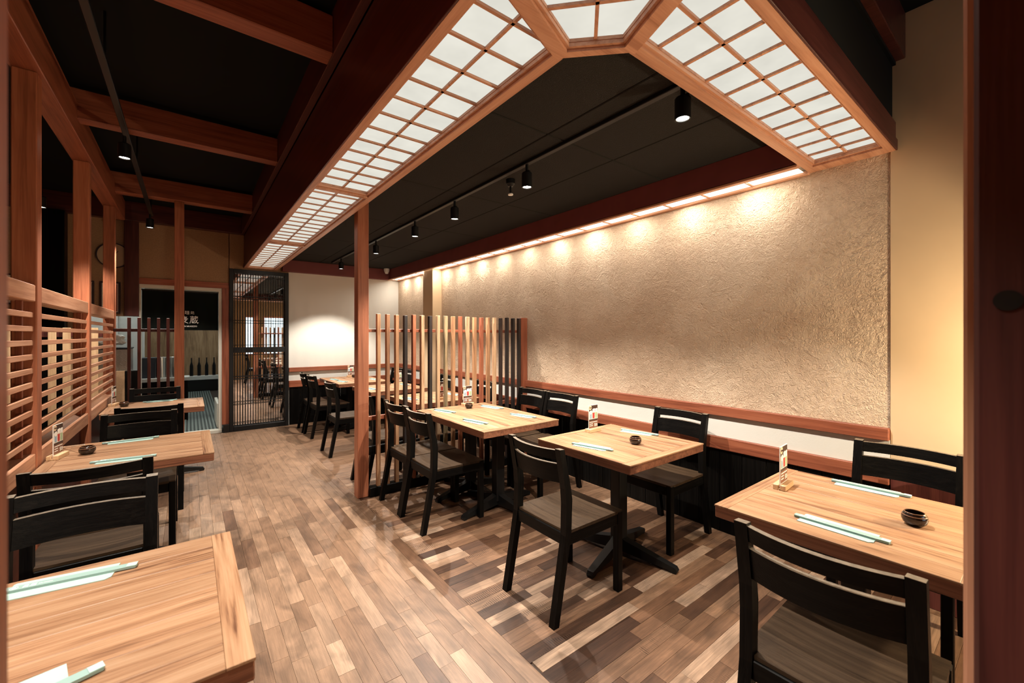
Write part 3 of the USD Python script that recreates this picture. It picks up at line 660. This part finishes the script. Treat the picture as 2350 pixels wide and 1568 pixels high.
# side room furniture seen through the slats
bs = thing('board_screen', 'low screen of pale upright boards in the side room beyond the partition', 'screen')
for i in range(8):
    obj('board', box(-1.62 + .115 * i, -1.555 + .115 * i, 6.98, 7.0, .0, 1.55, .003), 'pale_z', bs)
for z in (1.44, .2):
    obj('rail', box(-1.64, -.73, 7.0, 7.02, z, z + .06, .003), 'darkred_x', bs)
cab = thing('wall_cabinet', 'tan panelled cabinet against the far left wall beyond the partition', 'cabinet')
obj('body', box(XL, -2.2, 3.6, 6.9, 0, 1.5, .004), 'frame_dark', cab)
for i in range(6):
    y0 = 3.62 + .545 * i
    d = obj('door', box(-2.2, -2.18, y0 + .03, y0 + .51, .08, 1.42, .004), 'pale_z', cab)
    obj('handle', box(-2.18, -2.165, y0 + .45, y0 + .47, .9, 1.0, .002), 'black_metal', d)
for i, yy in enumerate((4.7, 5.9)):
    post(-1.55, -1.45, yy, yy + .1, ZO - .01, 'darkred_z', ['nearer dark red post in the side room beyond the partition', 'farther dark red post in the side room beyond the partition'][i])

# ------------------------------------------------------------------ track lights, sprinkler, camera dome
def track(x, y0, y1, z, ztop, label, hang=()):
    t = thing('light_track', label, 'light track', group='black ceiling light tracks')
    obj('rail', box(x - .018, x + .018, y0, y1, z, z + .022, .003), 'black_metal', t)
    for y in hang:
        obj('hanger', cyl(.006, z + .022, ztop, (x, y), 10), 'black_metal', t)
track(1.875, .98, 7.3, ZI - .024, ZI, 'black light track on the tiled ceiling above the wall tables')
track(-.37, .3, 6.8, 2.93, ZO, 'black light track hung below the black ceiling over the left tables', (1.2, 3.2, 5.0, 6.7))
def spot_head(x, y, ztop, label):
    t = thing('spot_light', label, 'spotlight', (x, y, ztop), group='black track spotlights')
    obj('stem', cyl(.011, -.05, 0, (0, 0), 12), 'black_metal', t)
    obj('yoke', box(-.008, .008, -.03, .03, -.06, -.045, .002), 'black_metal', t)
    obj('can', lathe([(.030, -.157), (.036, -.16), (.037, -.155), (.037, -.062), (.032, -.055), (0, -.055), (0, -.06), (.029, -.06), (.030, -.145), (.030, -.157)], 24), 'black_metal', t, smooth=30)
    obj('lens', lathe([(0, -.153), (.029, -.153), (.029, -.150), (0, -.150)], 24), 'lamp_glow', t, smooth=30)
    return t
heads = spot_head(1.875, TRACK_R[0][0], ZI - .024, 'spotlight nearest the cross arm of the light box')
for i, (y, k) in enumerate(TRACK_R[1:]):
    dup(heads, ['second spotlight on the right-hand track', 'third spotlight on the right-hand track', 'fourth spotlight on the right-hand track', 'fifth spotlight on the right-hand track', 'last spotlight on the right-hand track, before the white back wall'][i], (1.875, y, ZI - .024))
for i, (y, k) in enumerate(TRACK_L):
    dup(heads, ['spotlight above the viewpoint on the left track', 'spotlight over the nearest left table', 'larger-looking lit spotlight on the left track over the aisle', 'small lit spotlight at the far end of the left track'][i], (-.37, y, 2.93 - .04 + .002))
dup(heads, 'lone lit spotlight in the side room beyond the partition', (-1.12, 5.9, 2.84))
sl = spot(-1.12, 5.9, 2.66, SPOT_I * .5)
tag(obj('lamp_drop', cyl(.008, 2.84, ZO, (-1.12, 5.9), 10), 'black_metal'), 'thin black rod carrying the lone spotlight beyond the partition', 'rod')
sk = thing('sprinkler_head', 'ceiling sprinkler with a pale disc, its dark cup shaping a lamp shadow', 'sprinkler', (1.99, 2.60, ZI))
obj('cup', lathe([(0, -.0), (.035, -.0), (.035, -.035), (.02, -.055), (0, -.055)][::-1], 20), 'black_metal', sk, smooth=30)  # dark body stands in for the spotlight shadow on the ceiling
obj('stem', cyl(.008, -.11, -.055, n=12), 'black_metal', sk)
obj('disc', cyl(.02, -.122, -.112, n=18), 'white_plastic', sk)
sd = thing('security_camera', 'small white dome camera high in the far right corner', 'camera', (2.86, YB - .16, ZI))
obj('dome_housing', lathe([(0, 0), (.05, 0), (.05, -.03), (.044, -.055), (0, -.055)][::-1], 24), 'white_plastic', sd, smooth=30)
bl = trimesh.creation.icosphere(2, .036); bl.apply_translation([0, 0, -.062]); obj('lens_ball', bl, 'white_plastic', sd, smooth=True)
ln = cyl(.014, -.101, -.094, n=16); obj('lens', ln, 'black_metal', sd)
# warm wall lantern round the corner of the big post
wl = thing('wall_lamp', 'warm wall lamp with a dark cone shade beyond the big dark post', 'lamp', (XW - .34, -.42, 1.35))
obj('bulb', trimesh.creation.icosphere(2, .035), 'lantern_glow', wl, smooth=True)
obj('shade', lathe([(.118, .080), (.122, .080), (.034, .25), (0, .275), (0, .27), (.03, .245), (.118, .080)], 28), 'black_metal', wl, smooth=30)
obj('bracket', [beam((0, 0, .27), (.31, 0, .30), .016, .016), box(.29, .309, -.04, .04, .22, .38, .003)], 'black_metal', wl)
l = UsdLux.SphereLight.Define(stage, '/World/Lights/lantern_lamp'); l.AddTranslateOp().Set(Gf.Vec3d(XW - .34, -.42, 1.285)); l.CreateRadiusAttr(.03); l.CreateIntensityAttr(LANTERN / (4 * math.pi * .03 ** 2 * math.pi)); l.CreateColorAttr(Gf.Vec3f(*WARM))

# ------------------------------------------------------------------ tables
def make_table(name, label, w, d, axis, cols, rz_base=12, loc=(0, 0, 0)):
    """top w (x) by d (y); boards run along axis"""
    t = thing(name, label, 'table', loc, group={'dining_table': 'square wall tables', 'four_seat_table': 'long four-seat wall tables', 'aisle_table': 'left aisle tables'}[name])
    z0, z1 = .697, .75
    e = .055
    top = obj('tabletop', box(-w / 2 + .002, w / 2 - .002, -d / 2 + .002, d / 2 - .002, z0, z1 - .004, .003), 'boardedge_' + axis, t)
    L = d if axis == 'x' else w
    n = 8 if L < .9 else 12
    if axis == 'y': n = 8
    for i in range(n):
        g = .0004
        if axis == 'x':
            a, b = -d / 2 + d * i / n, -d / 2 + d * (i + 1) / n
            obj('top_board', box(-w / 2 + e, w / 2 - e, a + g, b - g, z1 - .008, z1, .0012), 'boardtop_x', top)
        else:
            a, b = -w / 2 + w * i / n, -w / 2 + w * (i + 1) / n
            obj('top_board', box(a + g, b - g, -d / 2 + e, d / 2 - e, z1 - .008, z1, .0012), 'boardtop_y', top)
    if axis == 'x':
        for s in (-1, 1): obj('end_board', box(s * w / 2, s * (w / 2 - e + .0004), -d / 2, d / 2, z1 - .008, z1, .0012), 'boardtop_y', top)
    else:
        for s in (-1, 1): obj('end_board', box(-w / 2, w / 2, s * d / 2, s * (d / 2 - e + .0004), z1 - .008, z1, .0012), 'boardtop_x', top)
    for (bx_, by_) in cols:
        obj('top_plate', box(bx_ - .14, bx_ + .14, by_ - .14, by_ + .14, z0 - .012, z0, .003), 'black_metal', t)
        obj('column', trimesh.creation.extrude_polygon(Point(bx_, by_).buffer(.001).union(sbox(bx_ - .03, by_ - .03, bx_ + .03, by_ + .03)).buffer(.012, join_style=1, quad_segs=4), z0 - .012 - .06, engine='earcut').apply_translation([0, 0, .06]), 'black_metal', t, smooth=40)
        for k in range(4):
            prof = [(.0, .035), (.05, .03), (.34, .012), (.365, .0), (.385, .0), (.392, .018), (.38, .036), (.33, .046), (.06, .105), (.0, .13)]
            arm = clip_extrude_side(prof, -.026, .026)
            v = arm.vertices; v[:, 1] *= np.interp(v[:, 0], [0, .3, .39], [1.15, .95, .75])
            arm.apply_transform(trimesh.transformations.rotation_matrix(math.radians(90 * k + rz_base), [0, 0, 1])); arm.apply_translation([bx_, by_, 0])
            obj('foot_arm', arm, 'black_metal', t, smooth=35)
    return t
# right-hand tables: boards run along y
small = make_table('dining_table', 'square wooden table by the big dark post at the right edge', .78, .765, 'y', [(0, 0)], 12, (2.14, .4925, 0))
dup(small, 'square wooden table in the middle, with one chair on each side', (2.287, 1.79, 0))
dup(small, 'square wooden table just behind the slatted screen', (2.245, 4.385, 0))
dup(small, 'square wooden table two rows behind the slatted screen', (2.18, 5.59, 0))
long_t = make_table('four_seat_table', 'long wooden table in front of the slatted screen, set for four', .765, 1.14, 'y', [(0, -.22), (0, .22)], 8, (2.09, 3.125, 0))
dup(long_t, 'long wooden table in the far corner by the white back wall', (2.10, 6.92, 0))
left = make_table('aisle_table', 'nearest left table, cut off by the lower left corner', .765, .75, 'x', [(0, 0)], 5, (-.266, 1.452, 0))
dup(left, 'left table with the round bowl and white stick', (-.262, 3.50, 0))
dup(left, 'farthest left table below the kitchen doorway', (-.262, 5.60, 0))

# ------------------------------------------------------------------ chairs (face +x)
def make_chair(label, loc, rz):
    t = thing('dining_chair', label, 'chair', loc, rz, group='black dining chairs')
    W = .215
    rear = [(-.270, 0), (-.234, 0), (-.147, .44), (-.140, .62), (-.150, .68), (-.196, .882), (-.228, .885), (-.190, .68), (-.184, .60), (-.188, .44)]
    for s in (-1, 1):
        y0, y1 = (s * W, s * (W - .038)); y0, y1 = min(y0, y1), max(y0, y1)
        obj('rear_leg', clip_extrude_side(rear, y0, y1), 'ebony_z', t)
        obj('front_leg', box(.228, .270, y0, y1, 0, .455, .003), 'ebony_z', t)
        obj('side_rail', box(-.16, .228, s * W - s * .004, s * (W - .026), .385, .448, .003), 'ebony_x', t)
    obj('front_rail', box(.236, .262, -W + .038, W - .038, .385, .448, .003), 'ebony_y', t)
    obj('rear_rail', box(-.185, -.160, -W + .038, W - .038, .385, .448, .003), 'ebony_y', t)
    # dished seat
    nx, ny = 15, 13
    X, Y = np.meshgrid(np.linspace(-.175, .268, nx), np.linspace(-W + .003, W - .003, ny), indexing='ij')
    u, v_ = (X + .175) / .443, (Y / W)
    dish = np.clip(1 - ((u - .45) / .5) ** 2, 0, 1) * np.clip(1 - v_ ** 2 * 1.15, 0, 1)
    Zt = .462 - .010 * dish
    top = np.stack([X, Y, Zt], -1).reshape(-1, 3); bot = np.stack([X, Y, np.full_like(X, .446)], -1).reshape(-1, 3)
    f = []; n = nx * ny
    for i in range(nx - 1):
        for j in range(ny - 1):
            a, b, c, d = i * ny + j, (i + 1) * ny + j, (i + 1) * ny + j + 1, i * ny + j + 1
            f += [(a, b, c), (a, c, d), (a + n, c + n, b + n), (a + n, d + n, c + n)]
    rim = [i * ny for i in range(nx)] + [(nx - 1) * ny + j for j in range(1, ny)] + [i * ny + ny - 1 for i in range(nx - 2, -1, -1)] + [j for j in range(ny - 2, 0, -1)]
    for a, b in zip(rim, rim[1:] + rim[:1]):
        f += [(a, a + n, b + n), (a, b + n, b)]
    sm = trimesh.Trimesh(np.vstack([top, bot]), np.array(f), process=False); sm.fix_normals()
    # notch round the rear legs is hidden by the legs themselves
    obj('seat', sm, 'seat_wood', t, smooth=40)
    def curved(z0, z1, th=.020):
        m = 15; ys = np.linspace(-W + .030, W - .030, m); vs = []; ff = []
        for y in ys:
            bow = -.042 * (1 - (y / (W - .03)) ** 2)
            for (z, dx) in ((z0, 0), (z0, th), (z1, th), (z1, 0)):
                lean = np.interp(z, [.60, .68, .885], [-.167, -.178, -.222])
                vs.append((lean + bow + dx, y, z))
        for i in range(m - 1):
            for k in range(4):
                a, b = i * 4 + k, i * 4 + (k + 1) % 4
                ff += [(a, a + 4, b + 4), (a, b + 4, b)]
        ff += [(0, 1, 2), (0, 2, 3), ((m - 1) * 4, (m - 1) * 4 + 2, (m - 1) * 4 + 1), ((m - 1) * 4, (m - 1) * 4 + 3, (m - 1) * 4 + 2)]
        q = trimesh.Trimesh(np.array(vs), np.array(ff), process=False); q.fix_normals(); return q
    obj('top_rail', curved(.826, .876), 'ebony_y', t, smooth=40)
    obj('back_panel', curved(.702, .803), 'ebony_y', t, smooth=40)
    tag(obj('top_edge', curved(.8757, .8768), 'painted_toplight', t, smooth=40), 'pale top edge, overhead light painted on')  # thin caps carry the painted overhead light, same black paint beneath
    tag(obj('top_edge', curved(.8027, .8037), 'painted_toplight', t, smooth=40), 'pale edge below the slot, overhead light painted on')
    for s in (-1, 1):
        y0, y1 = sorted((s * W, s * (W - .038)))
        tag(obj('top_edge', clip_extrude_side([(-.196, .8815), (-.196, .8826), (-.228, .8856), (-.228, .8845)], y0 + .001, y1 - .001), 'painted_toplight', t), 'pale post top, overhead light painted on')
    return t
ch = make_chair('black chair in the near right corner, seen from behind beside the dark post', (1.575, .40, 0), 1)
def chair(x, y, rz, label): dup(ch, label, (x, y, 0), rz)
chair(1.695, 1.725, 0, 'black chair in the middle foreground, aisle side of the central square table')
chair(1.605, 3.015, 0, 'nearer of two black chairs on the aisle side of the four-seat table')
chair(1.605, 3.455, 1, 'black chair next to the screen on the aisle side of the four-seat table')
chair(2.725, .465, 180, 'black chair at the amber wall panel, far side of the table by the dark post')
chair(2.785, 1.76, 180, 'black chair against the long wall at the central square table')
chair(2.715, 2.985, 180, 'nearer of the two black chairs against the long wall at the four-seat table')
chair(2.715, 3.43, 180, 'black chair against the long wall right beside the end of the screen')
chair(1.56, 4.145, 0, 'black chair half hidden behind the tall post of the screen')
chair(1.58, 5.47, 0, 'black chair on the aisle side, second table row behind the screen')
chair(1.61, 6.60, 2, 'nearer black chair on the aisle side of the far corner table')
chair(1.60, 7.06, -2, 'farthest black chair on the aisle side, next to the white back wall')
chair(2.75, 4.40, 180, 'black chair by the long wall at the first table behind the screen')
chair(2.76, 5.39, 180, 'black chair by the long wall at the second table behind the screen')
chair(2.70, 6.60, 178, 'nearer black chair by the long wall at the far corner table')
chair(2.70, 7.08, 181, 'black chair in the far corner between both walls')
chair(-.352, 2.84, 90, 'black chair pushed to the near side of the left table with the bowl')
chair(-.318, 2.065, -90, 'black chair facing the nearest left table, seen over its slotted backrest')
chair(-.290, 3.975, -90, 'black chair on the far side of the left table with the bowl')
chair(-.255, 4.735, 90, 'black chair at the near side of the farthest left table')
chair(-.295, 5.855, -90, 'black chair in front of the small kitchen screen at the farthest left table')

# ------------------------------------------------------------------ table setting
ZT = .7502
def napkin_mesh(L=.225, Wd=.098):
    pts = [(-L / 2, -Wd / 2), (L / 2 - .012, -Wd / 2 + .002), (L / 2, -Wd / 2 + .014), (L / 2, Wd / 2), (-L / 2 + .004, Wd / 2), (-L / 2, Wd / 2 - .006)]
    return extrude(Polygon(pts), 0, .0022)
def setting(x, y, rz, where, swap=1, off=(0, 0), twist=3):
    if not hasattr(setting, 'n'):
        t = thing('paper_napkin', 'pale mint paper napkin, ' + where, 'napkin', (x + off[0], y + off[1], ZT), rz, 'paper napkins on the tables')
        obj('sheet', napkin_mesh(), 'napkin_paper', t)
        s = thing('chopstick_sleeve', 'grey-green paper chopstick sleeve on the napkin, ' + where, 'chopsticks', (x, y, ZT + .0023), rz + twist, 'chopstick sleeves on the tables')
        obj('sleeve', extrude(Polygon([(-.14, -.0125), (.14, -.0125), (.143, .0), (.14, .0125), (-.14, .0125), (-.142, 0)]), 0, .007), 'sleeve_paper', s)
        obj('flap', box(.118, .1425, -.0118, .0118, .0068, .0082, .0005), 'napkin_paper', s)
        em = unary_union([Point(-.118, 0).buffer(.0085).difference(Point(-.118, 0).buffer(.0072)), affinity.translate(affinity.rotate(glyph(G_MUGI, .010, -.005, -.005, 1.1), 0), -.118, 0), glyph(G_MUGI, .014, -.102, -.007, 1.2), glyph(G_KURA, .014, -.087, -.007, 1.2)])
        obj('emblem', extrude(em, .0069, .0074), 'print_white', s)
        tm = meshkit.text_mesh('MUGIZO', .005, .0005); tm.apply_translation([-.070, -.0025, .0069]); obj('lettering', tm, 'print_white', s)
        setting.n, setting.s = t, s
        return
    dup(setting.n, 'pale mint paper napkin, ' + where, (x + off[0], y + off[1], ZT), rz)
    dup(setting.s, 'grey-green paper chopstick sleeve on the napkin, ' + where, (x, y, ZT + .0023), rz + twist)
setting(-.268, 1.742, -8, 'far edge of the nearest left table', off=(-.02, 0), twist=0)
setting(-.280, 1.195, 12, 'near edge of the nearest left table', off=(-.03, .035), twist=6)
setting(-.296, 3.245, -9, 'near edge of the left table with the bowl')
setting(-.310, 3.80, 1, 'far edge of the left table with the bowl')
setting(-.250, 5.89, 0, 'far edge of the farthest left table')
setting(1.885, .482, -91, 'near side of the table by the dark post', off=(.003, .008), twist=1)
setting(2.489, .523, -86, 'wall side of the table by the dark post', off=(-.006, .008), twist=-1)
setting(2.018, 1.789, -76, 'aisle side of the central square table', off=(.008, .01), twist=0)
setting(2.597, 1.85, -79, 'wall side of the central square table', off=(-.01, .01), twist=0)
setting(1.888, 3.48, -80, 'aisle side of four-seat table by the screen')
setting(1.855, 2.90, -82, 'aisle side of four-seat table, nearer place')
setting(2.365, 3.39, -80, 'wall side of four-seat table by the screen')
setting(2.325, 2.86, -80, 'wall side of four-seat table, nearer place')
setting(1.95, 4.40, -84, 'aisle side of the table just behind the screen')
setting(2.51, 4.42, -88, 'wall side of the table just behind the screen')
setting(1.91, 5.53, -85, 'aisle side of the second table behind the screen')
setting(2.46, 5.75, -88, 'wall side of the second table behind the screen')
setting(1.84, 7.05, -85, 'aisle side of far corner table, farther place')
setting(1.86, 6.68, -82, 'aisle side of far corner table, nearer place')
setting(2.36, 6.70, -88, 'wall side of the far corner table')
def make_bowl(label, loc):
    K = 0.84
    t = thing('round_bowl', label, 'bowl', loc, group='dark round bowls on the tables')
    obj('body', lathe(K * np.array([(0, .004), (.024, 0), (.028, .002), (.040, .013), (.0455, .028), (.0445, .040), (.039, .052), (.0355, .056), (.033, .055), (.040, .038), (.038, .014), (0, .008)]), 36), 'glaze', t, smooth=50)
    obj('rim', lathe(K * np.array([(.0350, .0550), (.0362, .0565), (.0352, .0582), (.0330, .0582), (.0322, .0565), (.0330, .0550), (.0350, .0550)]), 36), 'glaze_rim', t, smooth=60)
    obj('band', lathe(K * np.array([(.0428, .0430), (.0436, .0445), (.0418, .0470), (.0400, .0455), (.0428, .0430)]), 36), 'glaze_rim', t, smooth=60)
    return t
bw = make_bowl('dark brown glazed round bowl on the table by the dark post', (2.15, .32, ZT))
for x, y, lab in ((2.308, 1.672, 'dark round bowl on the central square table'), (2.159, 3.49, 'dark round bowl on the four-seat table near the screen'), (-.484, 3.53, 'dark round bowl with a stick across it on the left table'), (-.515, 5.66, 'dark round bowl on the farthest left table'), (2.20, 7.22, 'dark round bowl before the menu stand on the far corner table'), (2.24, 5.80, 'dark round bowl on the second table behind the screen')):
    dup(bw, lab, (x, y, ZT))
tag(obj('white_stick', beam((-.50, 3.562, ZT + .053), (-.63, 3.80, ZT + .0035), .007, .004, .001), 'white_stick'), 'slim pale wooden stick leaning on the bowl of the left table', 'stick')
def make_menu(label, loc, rz):
    """card faces -y"""
    t = thing('menu_stand', label, 'menu stand', loc, rz, 'drinks menu stands on the tables')
    obj('wooden_foot', [box(-.062, .062, -.026, -.003, 0, .024, .002), box(-.062, .062, .003, .026, 0, .024, .002), box(-.062, .062, -.003, .003, 0, .008, .0005)], 'pale_x', t)
    c = obj('card', box(-.050, .050, -.0025, .0025, .008, .195, .0006), 'card_white', t)
    def pr_(shape, m, name, lift=.0003):
        obj(name, to_wall_y(extrude(shape, 0, .0004), 0, -.0025 - lift + .0004 - .0002, 0), m, c)
    pr_(sbox(-.048, .150, .048, .193), 'card_dark', 'printed_header')
    pr_(sbox(-.048, .088, .048, .150), 'card_white', 'printed_photo')
    pr_(sbox(-.048, .027, .048, .088), 'card_brown', 'printed_footer')
    pr_(sbox(-.048, .080, .048, .092), 'card_dark', 'printed_line', .0006)
    for k, (x0, m, hz) in enumerate(((-.030, 'drink_blue', .138), (.002, 'drink_red', .150), (.031, 'drink_green', .150))):
        body = Polygon([(x0 - .010, .096), (x0 + .010, .096), (x0 + .012, .112), (x0 + .011, .126), (x0 + .013, .138), (x0 - .013, .138), (x0 - .011, .126), (x0 - .012, .112)])
        pr_(body, m, 'printed_drink', .0007)
        pr_(unary_union([Point(x0, hz + .004).buffer(.013), Point(x0 - .006, hz + .010).buffer(.008), Point(x0 + .006, hz + .012).buffer(.008)]), 'print_ivory', 'printed_foam', .001)
    pr_(Point(-.036, .178).buffer(.017), 'card_badge', 'printed_badge', .0008)
    def tx(s, h, x, z, m):
        q = meshkit.text_mesh(s, h, .0003, bold=True); q.apply_translation([x, z, 0]); obj('printed_text', to_wall_y(q, 0, -.0038, 0), m, c)
    tx('New', .010, -.047, .173, 'card_dark'); tx('$8', .020, .008, .038, 'print_ivory')
    for z in (.068, .055, .042):
        pr_(sbox(-.042, z, -.006 if z < .06 else .042, z + .005), 'print_ivory', 'printed_line', .0008)
    return t
mn = make_menu('wooden-footed drinks menu on the table by the dark post', (2.20, .775, ZT), 4)
for x, y, r, lab in ((2.365, 2.085, 2, 'drinks menu stand on the central square table'), (2.245, 3.655, 0, 'drinks menu stand at the screen end of the four-seat table'), (-.605, 3.53, 78, 'drinks menu stand at the partition end of the left table with the bowl'), (-.605, 5.80, 78, 'drinks menu stand on the farthest left table'),
                     (2.20, 7.40, 0, 'drinks menu stand on the far corner table by the white wall'), (2.42, 5.86, 0, 'drinks menu stand on the second table behind the screen'), (2.22, 4.16, 0, 'drinks menu stand seen through the slats on the table behind the screen')):
    dup(mn, lab, (x, y, ZT), r)
